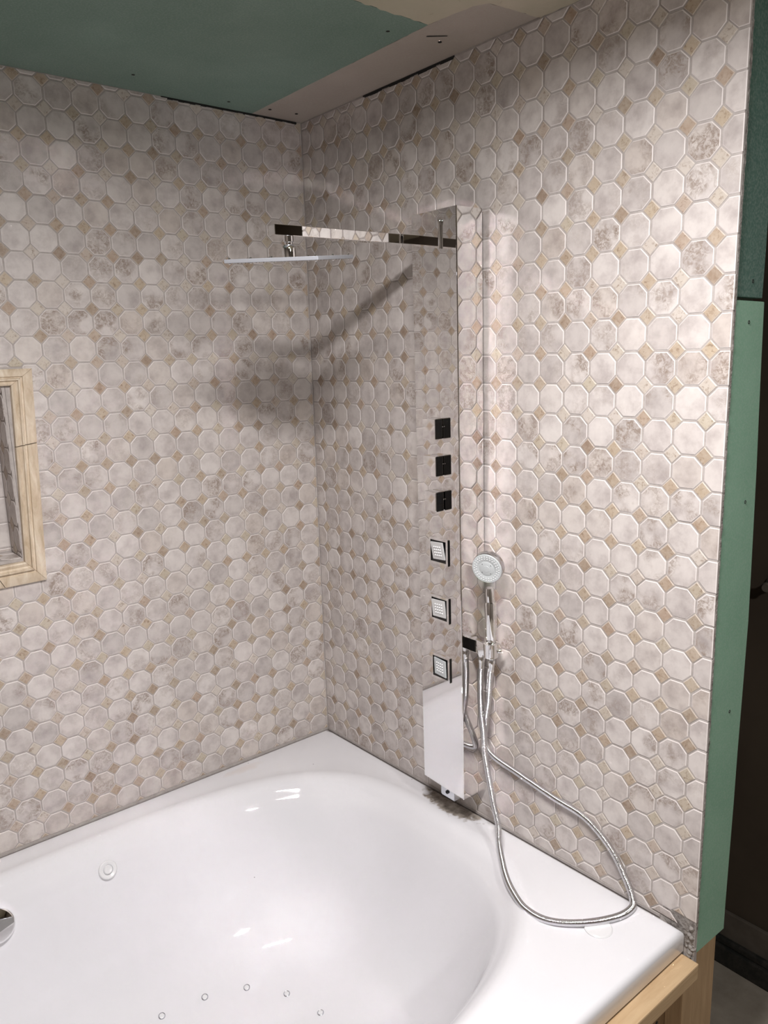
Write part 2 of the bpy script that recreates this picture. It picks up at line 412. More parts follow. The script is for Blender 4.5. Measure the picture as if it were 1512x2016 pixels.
# ragged thinset squeezed out along the tile edge
bm = bmesh.new(); rows = []
for i in range(420):
    z = 0.60 + i * 0.00425; nz = noise.noise(V((z * 23, 0.3, 0))) + 0.6 * noise.noise(V((z * 90, 4.3, 0)))
    big = 0.007 if 1.93 < z < 2.25 else (0.003 if z > 1.9 or 0.93 < z < 1.06 else 0.0)
    wd = 0.0078 + 0.0025 * nz + big * (0.7 + 0.5 * nz)
    yy = -1.2672 - 0.0012 * noise.noise(V((z * 60, 9, 0)))
    rows.append([bm.verts.new((0.0045, -1.2655, z)), bm.verts.new((0.0050, yy, z)), bm.verts.new((0.0045 + wd * 0.6, yy - 0.0004, z)), bm.verts.new((0.0045 + max(wd, 0.003), -1.2640, z))])
for A, B in zip(rows, rows[1:]):
    for k in range(3): bm.faces.new((A[k], A[k + 1], B[k + 1], B[k]))
mk('thinset_bead', bm, M_THIN, wr, True)
# crumbled mortar where the last tile is missing
bm = bmesh.new()
for i in range(46):
    tz = random.random(); x = random.uniform(-0.001, 0.008); y = -1.262 + (0.035 * (1 - tz) if tz < .3 else random.uniform(-0.003, 0.012)); z = 0.535 + 0.068 * random.random()
    r = bmesh.ops.create_icosphere(bm, subdivisions=2, radius=random.uniform(0.0025, 0.0060))
    sd = random.random() * 50
    for v in r['verts']: v.co = v.co * (1 + 0.5 * noise.noise(v.co * 150 + V((sd, 0, 0)))) + V((x, y, z))
mo = mk('mortar_crumbs', bm, M_GYP, wr); mo['kind'] = 'stuff'
bm = bmesh.new(); prism(bm, [(0.0012, -1.2655, 0.535), (0.0012, -1.195, 0.592), (0.0012, -1.195, 0.618), (0.0012, -1.2655, 0.626)], (0.008, 0, 0)); mk('bare_thinset', bm, M_THIN, wr)
# studs under the end of the wall
bm = bmesh.new(); box(bm, (0.0175, -1.2625, 0.03), (0.0985, -1.2245, 0.60), 0.002); mk('stud', bm, M_WOODZ, wr)

# ------------------------------------------------------------ rest of the room shell
bm = bmesh.new(); box(bm, (-3.6, -3.6, -0.08), (1.5, 1.5, 0)); tag(mk('floor', bm, M_FLOOR), 'bare grey-brown concrete floor', None, None, 'structure')
bm = bmesh.new(); box(bm, (-3.6, -3.6, 2.47), (1.5, 1.5, 2.55)); ce = tag(mk('ceiling', bm, M_DARK), 'unfinished ceiling of patched drywall pieces', None, None, 'structure')
def rag(pts, step=0.012, amp=0.0016, seed=0):
    out = []
    for i in range(len(pts)):
        a, b = V(pts[i]), V(pts[(i + 1) % len(pts)]); L = (b - a).length; n = min(400, max(1, int(L / step))); nrm = V((-(b - a).y, (b - a).x)) / L
        for k in range(n):
            q = a + (b - a) * k / n
            if k: q = q + nrm * amp * noise.noise(V((q.x * 60 + seed, q.y * 60, seed)))
            out.append(q)
    return out
def cpanel(name, pts, z, mt, amp, label, seed):
    bm = bmesh.new(); prism(bm, [(q.x, q.y, z) for q in rag(pts, 0.012, amp, seed)], (0, 0, 2.475 - z))
    o = mk(name, bm, mt, ce); o['label'] = label; return o
cpanel('ceiling_panel', [(-1.87, 0.0015), (-0.1555, 0.0015), (-0.1545, -0.690), (-1.87, -0.690)], CEIL, M_CGREEN, 0.001, 'green water-resistant drywall sheet', 1)
cpanel('ceiling_panel', [(-0.1545, 0.0015), (0.0015, 0.0015), (0.0015, -0.842), (-0.128, -0.826), (-0.143, -0.80), (-0.1525, -0.695)], CEIL + 0.0008, M_STRIP, 0.003, 'bare greyish filler strip along the right wall', 2)
cpanel('ceiling_panel', [(-3.5, -0.692), (-0.1565, -0.692), (-0.1445, -0.802), (-0.129, -0.829), (0.0015, -0.845), (0.0015, -1.30), (0.64, -1.30), (0.64, -3.5), (-3.5, -3.5)], CEIL - 0.0010, M_CREAM, 0.005, 'old cream drywall with brown stains and torn paper edge', 3)
for x, y in ((-0.52, -0.10), (-0.252, -0.052), (-0.133, -0.055), (-0.055, -0.062), (-0.075, -0.64), (-0.20, -0.62)):
    bm = bmesh.new(); lathe(bm, (x, y, CEIL + 0.001), (0, 0, -1), [(0.0042, 0), (0.0042, 0.0013), (0.002, 0.0018)], 12); mk('ceiling_screw', bm, M_DARK, ce)
bm = bmesh.new(); prism(bm, [(-0.118, -0.645, CEIL), (-0.085, -0.672, CEIL), (-0.0855, -0.674, CEIL), (-0.1195, -0.648, CEIL)], (0, 0, -0.0008)); mk('pencil_scratch', bm, M_BASEB, ce)
bm = bmesh.new(); box(bm, (-1.95, -3.5, 0), (-1.87, 0.13, 2.52)); tag(mk('wall_end', bm, M_ENDW), 'plain brown end wall at the far left of the tub', None, None, 'structure')
bm = bmesh.new(); box(bm, (-1.87, -3.55, 0), (0.70, -3.45, 2.52)); tag(mk('wall_back', bm, M_PAINT), 'plain wall behind the photographer', None, None, 'structure')
bm = bmesh.new(); box(bm, (0.66, -3.45, 0), (0.74, 1.4, 2.52)); wf = tag(mk('wall_far', bm, M_FAR), 'brown wall seen past the end of the partition, its shade put into the colour', None, None, 'structure')
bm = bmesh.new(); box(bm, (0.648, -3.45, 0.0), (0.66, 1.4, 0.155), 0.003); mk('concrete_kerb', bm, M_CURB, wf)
bm = bmesh.new(); box(bm, (0.104, 1.32, 0), (0.66, 1.4, 2.52)); tag(mk('wall_passage', bm, M_FAR), 'end wall of the passage beyond the partition, in the same shade-toned brown', None, None, 'structure')
bm = bmesh.new(); box(bm, (0.624, -3.45, 0.0), (0.648, 1.3, 0.058), 0.004); box(bm, (0.634, -3.45, 0.058), (0.648, 1.3, 0.078), 0.004)
tag(mk('baseboard_right', bm, M_BASEB), 'dusty black baseboard on the dark far wall', None, None, 'structure')
# vague pale clothes-peg shape on the far wall
bm = bmesh.new(); lathe(bm, (0.66, -1.085, 1.143), (-1, 0, 0), [(0.020, 0), (0.020, 0.006), (0.012, 0.012), (0.010, 0.035), (0.014, 0.042), (0.010, 0.048)], 18)
tag(mk('wall_peg', bm, M_CURB, None, True), 'dim grey round peg on the dark wall at the right edge', 'peg')

# ------------------------------------------------------------ niche
ni = empty('wall_niche', (NX1, 0.0, NZ0), 'recessed tiled niche with moulded beige stone frame in the back wall', 'niche')
ni_loc = V((NX1, 0.0, NZ0))
def nl(p): return V(p) - ni_loc
bm = bmesh.new(); D = 0.088
for a, b in (((NX0 + 0.002, D + 0.0014, NZ0), (NX1 - 0.0035, D + 0.012, NZ1)), ((NX1 - 0.0076, 0.001, NZ0 - 0.004), (NX1 - 0.0008, D + 0.012, NZ1 + 0.004)), ((NX0 + 0.0005, 0.001, NZ0 - 0.004), (NX0 + 0.003, D + 0.012, NZ1 + 0.004)),
             ((NX0 + 0.003, 0.001, NZ0 - 0.004), (NX1 - 0.0076, D + 0.0035, NZ0 + 0.0038)), ((NX0 + 0.003, 0.001, NZ1 + 0.001), (NX1 - 0.0035, D + 0.0035, NZ1 + 0.004))):
    box(bm, nl(a), nl(b))
mk('niche_lining', bm, M_GROUT, ni)
FRB = lambda u, v, d: (u - NX1, D - d, v - NZ0)
oc = [(NX1 - 0.022 - i * P, NZ0 + 0.047 + k * P) for i in range(7) for k in range(-1, 8)]; dc = [(u + P / 2, v + P / 2) for u, v in oc]
lay_tiles(ni, oc, dc, FRB, lambda u, v: (NX0 + 0.010, NX1 - 0.010, NZ0 + 0.006, NZ1 - 0.006))
FRJ = lambda u, v, d: (-0.009 + d, u, v - NZ0)            # right jamb, faces -x (depth grows to -x)
FRJ = lambda u, v, d: (-0.009 - d, u, v - NZ0)
oc = [(0.024 + i * P, NZ0 + 0.047 + k * P) for i in range(2) for k in range(-1, 8)]; dc = [(u + P / 2, v + P / 2) for u, v in oc]
lay_tiles(ni, oc, dc, FRJ, lambda u, v: (0.002, D - 0.001, NZ0 + 0.006, NZ1 - 0.006))
FRS = lambda u, v, d: (u - NX1, v, 0.0052 + d)
oc = [(NX1 - 0.022 - i * P, 0.030 + k * P) for i in range(7) for k in range(0, 2)]; dc = [(u + P / 2, v + P / 2) for u, v in oc]
lay_tiles(ni, oc, dc, FRS, lambda u, v: (NX0 + 0.006, NX1 - 0.010, 0.002, D - 0.002))
# moulded frame: profile across the width (0 = outer edge), height above the tile face
prof = [(0.0, 0.0), (0.0, 0.0075), (0.003, 0.0095), (0.020, 0.0102), (0.0212, 0.0070), (0.0245, 0.0070), (0.0265, 0.0135), (0.0300, 0.0138), (0.0315, 0.0095), (0.0345, 0.0075), (0.0405, 0.0105), (0.0435, 0.0090), (0.0445, 0.004), (0.0445, -0.010)]
OO = [V((-1.262, 1.738)), V((-0.7855, 1.738)), V((-0.8065, 1.2345)), V((-1.262, 1.2300))]
II = [V((-1.215, 1.6935)), V((-0.8355, 1.7005)), V((-0.8515, 1.2880)), V((-1.215, 1.2800))]
def trim(a, b, s0, s1, label=None):
    bm = bmesh.new(); rings = []
    for s in (s0, s0 + (s1 - s0) * .002, s1 - (s1 - s0) * .002, s1):
        ring = []
        for wd, h in prof:
            f = wd / 0.0445
            q = (OO[a] * (1 - s) + OO[b] * s) * (1 - f) + (II[a] * (1 - s) + II[b] * s) * f
            hh = h if s0 < s < s1 else h - 0.0008
            ring.append(bm.verts.new(nl((q.x, -hh, q.y))))
        rings.append(ring)
    for A, B in zip(rings, rings[1:]):
        for k in range(len(prof) - 1): bm.faces.new((A[k], A[k + 1], B[k + 1], B[k]))
    for q in (rings[0], rings[-1]): bm.faces.new(q)
    o = mk('trim_piece', bm, M_STONE, ni, True)
    return o
trim(0, 1, 0.0, 0.34); trim(0, 1, 0.343, 0.9995); trim(1, 2, 0.0, 0.338); trim(1, 2, 0.342, 0.9995)
trim(2, 3, 0.0, 0.205); trim(2, 3, 0.208, 0.62); trim(2, 3, 0.623, 0.9995); trim(3, 0, 0.0, 0.5); trim(3, 0, 0.503, 0.9995)

# ------------------------------------------------------------ bathtub
CX, CY, AX, BY = -0.930, -0.6095, 0.876, 0.5425
tub = empty('bathtub', (CX, CY, 0.0), 'white acrylic whirlpool bathtub with rounded basin and wide deck', 'bathtub')
T0 = V((CX, CY, 0))
def sup(th, a, b, n):
    c, s = math.cos(th), math.sin(th)
    k = (abs(c) ** n + abs(s) ** n) ** (-1 / n)
    return V((a * k * c, b * k * s))
NS = 192; ths = []
def th_of(i):  # denser angles near the corners via aspect
    u = 2 * math.pi * i / NS; return math.atan2(math.sin(u) * BY, math.cos(u) * AX)
profile = [(0.0, 0.0), (0.006, 0.0012), (0.013, 0.0018), (0.020, 0.0012), (0.028, -0.001), (0.036, -0.006), (0.043, -0.013), (0.049, -0.021), (0.055, -0.030), (0.060, -0.037), (0.066, -0.045), (0.073, -0.062), (0.084, -0.095),
           (0.098, -0.14), (0.116, -0.195), (0.138, -0.25), (0.165, -0.30), (0.198, -0.345), (0.238, -0.378), (0.285, -0.398), (0.335, -0.408), (0.385, -0.412), (0.45, -0.414), (0.53, -0.415)]
bm = bmesh.new(); rings = []
X0, X1, YA, YB = -1.862, -0.0012, -1.245, -0.0012
def outer(th, r):   # rectangle ray hit, inset r
    c, s = math.cos(th), math.sin(th)
    tx = ((X1 - r - CX) / c) if c > 1e-9 else ((X0 + r - CX) / c if c < -1e-9 else 1e9)
    ty = ((YB - r - CY) / s) if s > 1e-9 else ((YA + r - CY) / s if s < -1e-9 else 1e9)
    tt = min(tx, ty); return V((c * tt, s * tt))
# angles incl. exact rectangle corners
A_ = sorted([th_of(i) for i in range(NS)] + [math.atan2(y - CY, x - CX) for x in (X0, X1) for y in (YA, YB)])
def ring(f): rings.append([bm.verts.new(f(th)) for th in A_])
def fz(p, dz): return V((p.x, p.y, rimz(p.y + CY) + dz))
ring(lambda th: fz(outer(th, 0.004), -0.054)); ring(lambda th: fz(outer(th, 0.0), -0.050)); ring(lambda th: fz(outer(th, 0.0), -0.016))
for a in (0.25, 0.5, 0.75, 1.0):
    ring(lambda th, a=a: fz(outer(th, 0.013 * (1 - math.cos(a * math.pi / 2))), -0.016 + 0.016 * math.sin(a * math.pi / 2)))
for s in (0.35, 0.7):
    ring(lambda th, s=s: fz(outer(th, 0.013) * (1 - s) + sup(th, AX, BY, 3.3) * s, 0.0))
for d, dz in profile:
    n = 3.3 - 1.0 * min(1, d / 0.35)
    ring(lambda th, d=d, dz=dz, n=n: fz(sup(th, AX - d * 1.05, BY - d, n), 0) * 1.0 + V((0, 0, dz)))
for A, B in zip(rings, rings[1:]):
    for i in range(len(A)): bm.faces.new((A[i], A[(i + 1) % len(A)], B[(i + 1) % len(A)], B[i]))
bm.faces.new(rings[-1])
shell = mk('shell', bm, M_TUB, tub, True, ang=50)
def basin_at(d, th):   # point + outward surface normal at inset d, polar angle th
    def pt(d, th):
        for (d0, z0), (d1, z1) in zip(profile, profile[1:]):
            if d0 <= d <= d1: z = z0 + (z1 - z0) * (d - d0) / (d1 - d0); break
        q = sup(th, AX - d * 1.05, BY - d, 3.3 - 1.0 * min(1, d / 0.35)); return V((q.x, q.y, rimz(q.y + CY) + z))
    p = pt(d, th); a = pt(d + 0.004, th) - p; b = pt(d, th + 0.01) - p
    n = a.cross(b).normalized()
    if n.z < 0: n = -n
    return p, n
def find(x, y):  # inset and angle for a plan position
    dx, dy = x - CX, y - CY; lo, hi = 0.0, 0.5
    for _ in range(40):
        mid = (lo + hi) / 2; n = 3.3 - 1.0 * min(1, mid / 0.35)
        if (abs(dx) / (AX - mid * 1.05)) ** n + (abs(dy) / (BY - mid)) ** n < 1: lo = mid
        else: hi = mid
    return basin_at(lo, math.atan2(dy / (BY - lo), dx / (AX - lo * 1.05)))
for x, y in ((-0.746, -0.327), (-0.640, -0.343), (-0.543, -0.381), (-0.472, -0.457), (-0.438, -0.557), (-0.47, -0.68), (-0.55, -0.78), (-0.66, -0.84)):
    p, n = find(x, y); bm = bmesh.new()
    lathe(bm, p - n * 0.002, n, [(0.0084, 0), (0.0084, 0.0034), (0.0074, 0.0042), (0.0062, 0.0032)], 20)
    lathe(bm, p - n * 0.002, n, [(0.0060, 0), (0.0060, 0.0040), (0.004, 0.0046)], 20, 1)
    mk('air_jet', bm, [M_DULL, M_PLAST], tub, True)
p, n = find(-0.780, -0.142); n = V((0, -0.86, 0.50)).normalized(); bm = bmesh.new()
WJ = p.copy()
lathe(bm, p - n * 0.004, n, [(0.0230, 0), (0.0230, 0.006), (0.0215, 0.0085), (0.0190, 0.0095), (0.0125, 0.0078), (0.0120, 0.0045)], 36)
lathe(bm, p - n * 0.004, n, [(0.0105, 0), (0.0105, 0.009), (0.0085, 0.011), (0.006, 0.0105)], 28)
mk('water_jet', bm, M_PLAST, tub, True)
p, n = find(-1.040, -0.147); n = V((0, -0.90, 0.42)).normalized(); bm = bmesh.new()
lathe(bm, p - n * 0.006, n, [(0.039, 0), (0.039, 0.012), (0.037, 0.016), (0.033, 0.018), (0.0005, 0.019)], 44)
ov = mk('overflow_cover', bm, M_CHROME, tub, True); ov['label'] = 'round chrome overflow cover'
u, v, nn = basis(n); bm = bmesh.new()
cpt = p + n * 0.013
pts = [cpt + u * a + V((0, n.z, -n.y)).normalized() * b for a, b in ((-0.034, -0.004), (0.0, -0.012), (0.026, 0.004), (0.033, 0.012), (0.026, 0.020), (0.010, 0.022), (-0.01, 0.012), (-0.034, 0.008))]
prism(bm, pts, n * 0.007, 0, 0.001); mk('lever', bm, M_DULL, ov)
bm = bmesh.new(); lathe(bm, cpt + u * 0.024 + V((0, n.z, -n.y)).normalized() * 0.012 + n * 0.006, n, [(0.0028, 0), (0.0028, 0.0025), (0.0012, 0.0025)], 14); mk('screw', bm, M_CHROME, ov)
# round deck cap half hidden by the hose
bm = bmesh.new(); q = V((-0.126 - CX, -1.128 - CY, rimz(-1.128)))
lathe(bm, q, (0.0, -0.0235, 1), [(0.0285, 0), (0.0285, 0.0022), (0.026, 0.0042), (0.0005, 0.0055)], 44)
mk('deck_button', bm, M_PLAST, tub, True)
# caulk line / grout joint against walls
bm = bmesh.new(); box(bm, (-1.862, -0.0011, RIM - 0.004), (-0.001, 0.0022, RIM + 0.0022)); ck = tag(mk('trim_1', bm, M_GROUT), 'grey joint between tub deck and tiled walls', None, None, 'structure')
bm = bmesh.new(); prism(bm, [(-0.0010, -0.001, RIM - .004), (-0.0010, -0.001, RIM + .003), (-0.0010, -1.19, rimz(-1.19) + .0025), (-0.0010, -1.19, rimz(-1.19) - .004)], (0.003, 0, 0)); mk('joint', bm, M_GROUT, ck)

# timber framing of the tub
fr = empty('tub_frame', (-0.9, -1.26, 0), 'raw pine two-by-four framing under the front rim of the tub', 'framing')
F0 = V((-0.9, -1.26, 0))
def part(name, a, b, mt, bev=0.002):
    bm = bmesh.new(); box(bm, V(a) - F0, V(b) - F0, bev); return mk(name, bm, mt, fr)
part('top_plate', (-1.86, -1.2810, 0.503), (-0.004, -1.2420, 0.5385), M_WOODX, 0.003)
part('bottom_plate', (-1.86, -1.2740, 0.0), (-0.004, -1.2340, 0.038), M_WOODX)
part('stud', (-0.028, -1.2640, 0.038), (0.0155, -1.2260, 0.505), M_WOODZ)
for x in (-0.46, -0.9, -1.34, -1.82): part('stud', (x, -1.2640, 0.038), (x + 0.038, -1.2260, 0.505), M_WOODZ)
part('backing_board', (-1.86, -1.2255, 0.02), (-0.004, -1.2135, 0.500), M_OSB, 0)
for x, z in ((-0.047, 0.455), (-0.056, 0.392)):
    bm = bmesh.new(); lathe(bm, V((x, -1.2255, z)) - F0, (0, -1, 0), [(0.004, 0), (0.0035, 0.001), (0.001, 0.0015)], 8); mk('knot', bm, M_DARK, fr)

# ------------------------------------------------------------ shower panel
PZ = 0.664; PB = V((0, -0.63, PZ))
sp_ = empty('shower_tower', PB, 'tall mirror-polished steel shower panel with knobs, square jets and overhead rain head', 'shower tower')
sp_.rotation_euler = (0, -0.0069, 0)
XF = -0.0815; YL, YR, HH = -0.557 + 0.63, -0.7005 + 0.63, 1.3885   # local edges
bm = bmesh.new()
front = [(XF, YL, 0.006), (XF, -0.619 + 0.63, 0.0035), (XF, YR + 0.016, 0.0015), (XF, YR, 0.0), (XF, YR, HH), (XF, YL, HH)]
prism(bm, front, (0.0018, 0, 0), 0, 0.0006)
box(bm, (XF + 0.0019, YR, 0), (-0.0030, YR + 0.0016, HH)); box(bm, (XF + 0.0019, YL - 0.0016, 0.006), (-0.0030, YL, HH)); box(bm, (XF + 0.0019, YR + 0.0016, HH - 0.0016), (-0.003, YL - 0.0016, HH))
box(bm, (XF + 0.004, YR + 0.004, 0.06), (-0.02, YL - 0.004, 0.065))
# soft edge bead along the front corner
lathe(bm, (XF + 0.0012, YR + 0.0009, 0), (0, 0, 1), [(0.0019, 0), (0.0019, HH)], 10)
mk('body', bm, M_MIRROR, sp_, True, ang=30)
bm = bmesh.new()
ty0, ty1 = -0.617 + 0.63, -0.6655 + 0.63
prism(bm, [(XF + 0.002, ty0, 0.02), (XF + 0.002, ty0, -0.019), (XF + 0.002, ty0 - 0.004, -0.022), (XF + 0.002, ty1, -0.022), (XF + 0.002, ty1, 0.02)], (0.026, 0, 0), 0, 0.0008)
tb = mk('mounting_tab', bm, M_DULL, sp_)
bm = bmesh.new(); lathe(bm, (XF + 0.003, (ty0 + ty1) / 2, -0.006), (-1, 0, 0), [(0.0048, 0), (0.0048, 0.004), (0.0035, 0.0052), (0.0022, 0.0052), (0.0022, 0.002)], 18); mk('screw', bm, M_BLACK, tb)
# mixer knobs: two chrome slabs with black faces towards the viewer
for i, kz_ in enumerate((1.5785, 1.4930, 1.4100)):
    z = kz_ - PZ; y = -0.6275 + 0.63; h = 0.0235; y0 = y - 0.0210
    rb = 0.0012 if i < 2 else 0.0028
    bm = bmesh.new()
    box(bm, (XF - 0.0030, y0 + 0.004, z - h + 0.004), (XF + 0.0, y + 0.017, z + h - 0.004))
    k = mk('knob', bm, M_CHROME, sp_)
    bm = bmesh.new(); box(bm, (XF - 0.0245, y0, z - h), (XF - 0.0020, y + 0.021, z + h), rb); hd = mk('handle', bm, M_CHROME, k)
    bm = bmesh.new(); box(bm, (XF - 0.0240, y0 - 0.0006, z - h + 0.0014), (XF - 0.0025, y0 + 0.001, z + h - 0.0014), 0.0003)  # thin black box over the handle's side
    q = mk('black_side', bm, M_BLACK, k); q['label'] = 'black glossy side of the knob'
    bm = bmesh.new(); lathe(bm, (XF - 0.0026, y0 + 0.004, z + 0.005), (0, -1, 0), [(0.0014, 0), (0.0014, 0.006), (0.0008, 0.007)], 10); mk('grub_screw', bm, M_CHROME, k)
# three square body jets
for i, jz in enumerate((1.286, 1.1425, 0.9915)):
    z = jz - PZ; y = -0.6285 + 0.63; s = 0.0325
    bm = bmesh.new(); x0 = XF - 0.0035; wd = 0.0062
    for a, b in (((x0, y - s, z + s - wd), (XF + .0005, y + s, z + s)), ((x0, y - s, z - s), (XF + .0005, y + s, z - s + wd)), ((x0, y - s, z - s + wd), (XF + .0005, y - s + wd, z + s - wd)), ((x0, y + s - wd, z - s + wd), (XF + .0005, y + s, z + s - wd))): box(bm, a, b)
    jt = mk('body_jet', bm, M_CHROME, sp_)
    bm = bmesh.new(); box(bm, (XF - 0.0012, y - s + wd, z - s + wd), (XF + 0.0004, y + s - wd, z + s - wd)); mk('recess', bm, M_BLACK, jt)
    bm = bmesh.new(); box(bm, (x0 + 0.0002, y - s - 0.0012, z - s + .002), (XF, y - s, z + s - .002)); mk('side_edge', bm, M_BLACK, jt)
    rotm = Matrix.Rotation(math.radians((-5, -2, 0)[i]), 4, 'X') @ Matrix.Rotation(math.radians((-7, -4, -3)[i]), 4, 'Y') @ Matrix.Rotation(math.radians((-3, 2, -5)[i]), 4, 'Z')
    pl = bmesh.new(); h = 0.0215; box(pl, (-0.0015, -h, -h), (0.0015, h, h), 0.0005); box(pl, (0.001, -0.012, -0.012), (0.006, 0.012, 0.012))
    for v in pl.verts: v.co = rotm @ v.co + V((XF - 0.0035, y + (0.0005, 0.001, 0.0)[i], z + (0.0015, 0.001, 0.0005)[i]))
    npz = mk('nozzle_plate', pl, M_NOZ if i < 2 else M_NOZW, jt)
    nb = bmesh.new()
    for a in range(4):
        for b in range(4):
            lathe(nb, (0, 0, 0), (-1, 0, 0), [(0.0019, 0), (0.0017, 0.0015), (0.0008, 0.0022)], 10)
            for v in list(nb.verts)[-30:]: v.co = rotm @ (v.co + V((-0.0015, -0.0105 + 0.007 * a, -0.0105 + 0.007 * b))) + V((XF - 0.0035, y, z + 0.001))
    q = mk('nozzle', nb, M_RUB, jt, True); q['kind'] = 'stuff'
# thin upright pin near the arm root
bm = bmesh.new(); yy = -0.651 + 0.63
lathe(bm, (XF - 0.0032, yy, 1.306), (0, 0, 1), [(0.0020, 0), (0.0030, 0.003), (0.0030, 0.048), (0.0044, 0.054), (0.0044, 0.058), (0.002, 0.0605)], 18)
box(bm, (XF - 0.0032, yy - 0.002, 1.326), (XF + 0.001, yy + 0.002, 1.332))
mk('diverter_pin', bm, M_CHROME, sp_, True)
# overhead arm
bm = bmesh.new(); ay = -0.583 + 0.63; az0, az1 = 1.989 - PZ, 2.009 - PZ
L0 = -0.4500
box(bm, (L0, ay, az0 - 0.0022), (XF + 0.001, ay + 0.024, az1 - 0.0022), 0.0008)
for v in bm.verts: v.co.y -= (v.co.x - XF) * 0.0367
arm = mk('arm', bm, M_MIRROR, sp_)
bm = bmesh.new(); jx, jy = -0.4130, ay + 0.0245; zt = az0 - 0.0022
lathe(bm, (jx, jy, zt + 0.001), (0.05, 0.05, -1), [(0.0105, 0), (0.0105, 0.011), (0.0082, 0.0125), (0.0082, 0.016), (0.0100, 0.0175), (0.0135, 0.021), (0.0142, 0.024), (0.0142, 0.041), (0.013, 0.0425)], 32)
mk('swivel_joint', bm, M_CHROME, arm, True)
# square rain head, slightly swivelled
hc = V((-0.4335, -0.583, 1.9375)); hn = V((-0.0841, -0.0859, 0.9927)).normalized(); hA = V((0.5432, -0.8392, -0.0266)); hA = (hA - hn * hA.dot(hn)).normalized(); hB = hn.cross(hA)
inv = (Matrix.Translation(PB) @ Matrix.Rotation(-0.0069, 4, 'Y')).inverted()
def hp(a, b, c): return inv @ (hc + hA * a + hB * b + hn * c)
bm = bmesh.new(); h = 0.0965; tk = 0.0036
co = [hp(a, b, -tk) for a, b in ((-h, -h), (h, -h), (h, h), (-h, h))]
prism(bm, co, (inv.to_3x3() @ hn) * 2 * tk, 0, 0.0007)
rh = mk('rain_head', bm, M_HEAD, arm); rh['label'] = 'thin square rain shower head'
bm = bmesh.new()
for a in (-0.92, 0, 0.92):
    for b in (-0.92, 0, 0.92):
        if a == 0 and b == 0: continue
        for s in (1, -1): lathe(bm, hp(a * h, b * h, s * tk), (inv.to_3x3() @ hn) * s, [(0.0030, -0.0003), (0.0030, 0.0014), (0.0016, 0.0026)], 12)
for a in range(-5, 6):
    for b in range(-5, 6): lathe(bm, hp(a * 0.0155, b * 0.0155, -tk), (inv.to_3x3() @ hn) * -1, [(0.0016, -0.0002), (0.0010, 0.0014)], 6)
q = mk('rain_nozzles', bm, M_CHROME, arm, True); q['kind'] = 'stuff'
# hand shower bracket on the panel's side
bm = bmesh.new(); bx0, bx1 = -0.0575, -0.030; by0, by1 = -0.7008 + 0.63, -0.772 + 0.63; bz0, bz1 = 1.0500 - PZ, 1.0810 - PZ
box(bm, (bx0, by1, bz0), (bx1, by0, bz1), 0.001)
lathe(bm, (-0.0440, -0.7265 + 0.63, bz0 + 0.001), (0, 0, -1), [(0.0085, 0), (0.0085, 0.006), (0.0065, 0.010), (0.0065, 0.013)], 24)
br = mk('bracket', bm, M_CHROME, sp_, True)
for a, b in ((-0.7005, -0.7225),):
    bm = bmesh.new(); box(bm, (bx0 - 0.0006, b + 0.63, bz0 + 0.0012), (bx0 + 0.001, a + 0.63, bz1 - 0.0012)); q = mk('black_front', bm, M_BLACK, br); q['label'] = 'black glossy square'  # thin black box on the bracket's front
bm = bmesh.new(); lathe(bm, (-0.0425, -0.7570 + 0.63, bz0 - 0.004), (0, 0, 1), [(0.0128, 0.0), (0.0170, 0.0), (0.0180, 0.034), (0.0138, 0.036), (0.0128, 0.0)], 32, caps=False); mk('holder_ring', bm, M_CHROME, br, True)
bm = bmesh.new(); lathe(bm, (-0.033, -0.772 + 0.63, bz0 + 0.012), (0.5, -1, 0), [(0.006, 0), (0.006, 0.006), (0.0045, 0.009), (0.001, 0.0095)], 16); mk('clamp_screw', bm, M_CHROME, br, True)

# ------------------------------------------------------------ hand shower
HB = V((-0.0425, -0.7570, 1.048))
hs = empty('hand_shower', HB, 'small round chrome hand shower resting upright in the bracket beside the panel', 'hand shower')
bm = bmesh.new(); ax = V((-0.03, 0.003, 1)).normalized()
lathe(bm, (0, 0, -0.001), ax, [(0.0070, -0.008), (0.0095, 0.0), (0.0108, 0.010), (0.0112, 0.040), (0.0125, 0.0415), (0.0134, 0.043), (0.0143, 0.131), (0.0132, 0.134)], 36)
hd = mk('handle', bm, M_CHROME, hs, True)
bm = bmesh.new(); lathe(bm, V((0, 0, -0.001)) + ax * 0.132, (ax + V((-0.06, 0, 0))), [(0.0112, 0.0), (0.0108, 0.026), (0.009, 0.036)], 28); mk('neck', bm, M_CHROME, hs, True)
fn = V((-0.90, -0.36, -0.20)).normalized(); fc = V((-0.0710, -0.7690, 1.2675)) - HB
bm = bmesh.new(); lathe(bm, fc, -fn, [(0.0355, 0.001), (0.0366, 0.003), (0.0370, 0.015), (0.035, 0.020), (0.028, 0.0235), (0.012, 0.025), (0.0005, 0.025)], 48); mk('head', bm, M_RIM, hs, True)
bm = bmesh.new(); lathe(bm, fc - fn * 0.002, fn, [(0.0353, 0.0), (0.0353, 0.0030), (0.0343, 0.0042), (0.0195, 0.0046), (0.0185, 0.0040), (0.0175, 0.0046), (0.0080, 0.0050), (0.0075, 0.0056), (0.0005, 0.006)], 48)
fp = mk('spray_face', bm, M_NOZW, hs, True)
fu, fv, _ = basis(fn); bm = bmesh.new()
for rr, cnt in ((0.0295, 30), (0.0245, 24)):
    for i in range(cnt):
        a = 2 * math.pi * (i + (0.5 if cnt == 24 else 0)) / cnt; lathe(bm, fc + (fu * math.cos(a) + fv * math.sin(a)) * rr + fn * 0.0015, fn, [(0.0012, 0), (0.0011, 0.0018), (0.0006, 0.0023)], 8)
q = mk('spray_nozzle', bm, M_RUB, fp, True); q['kind'] = 'stuff'
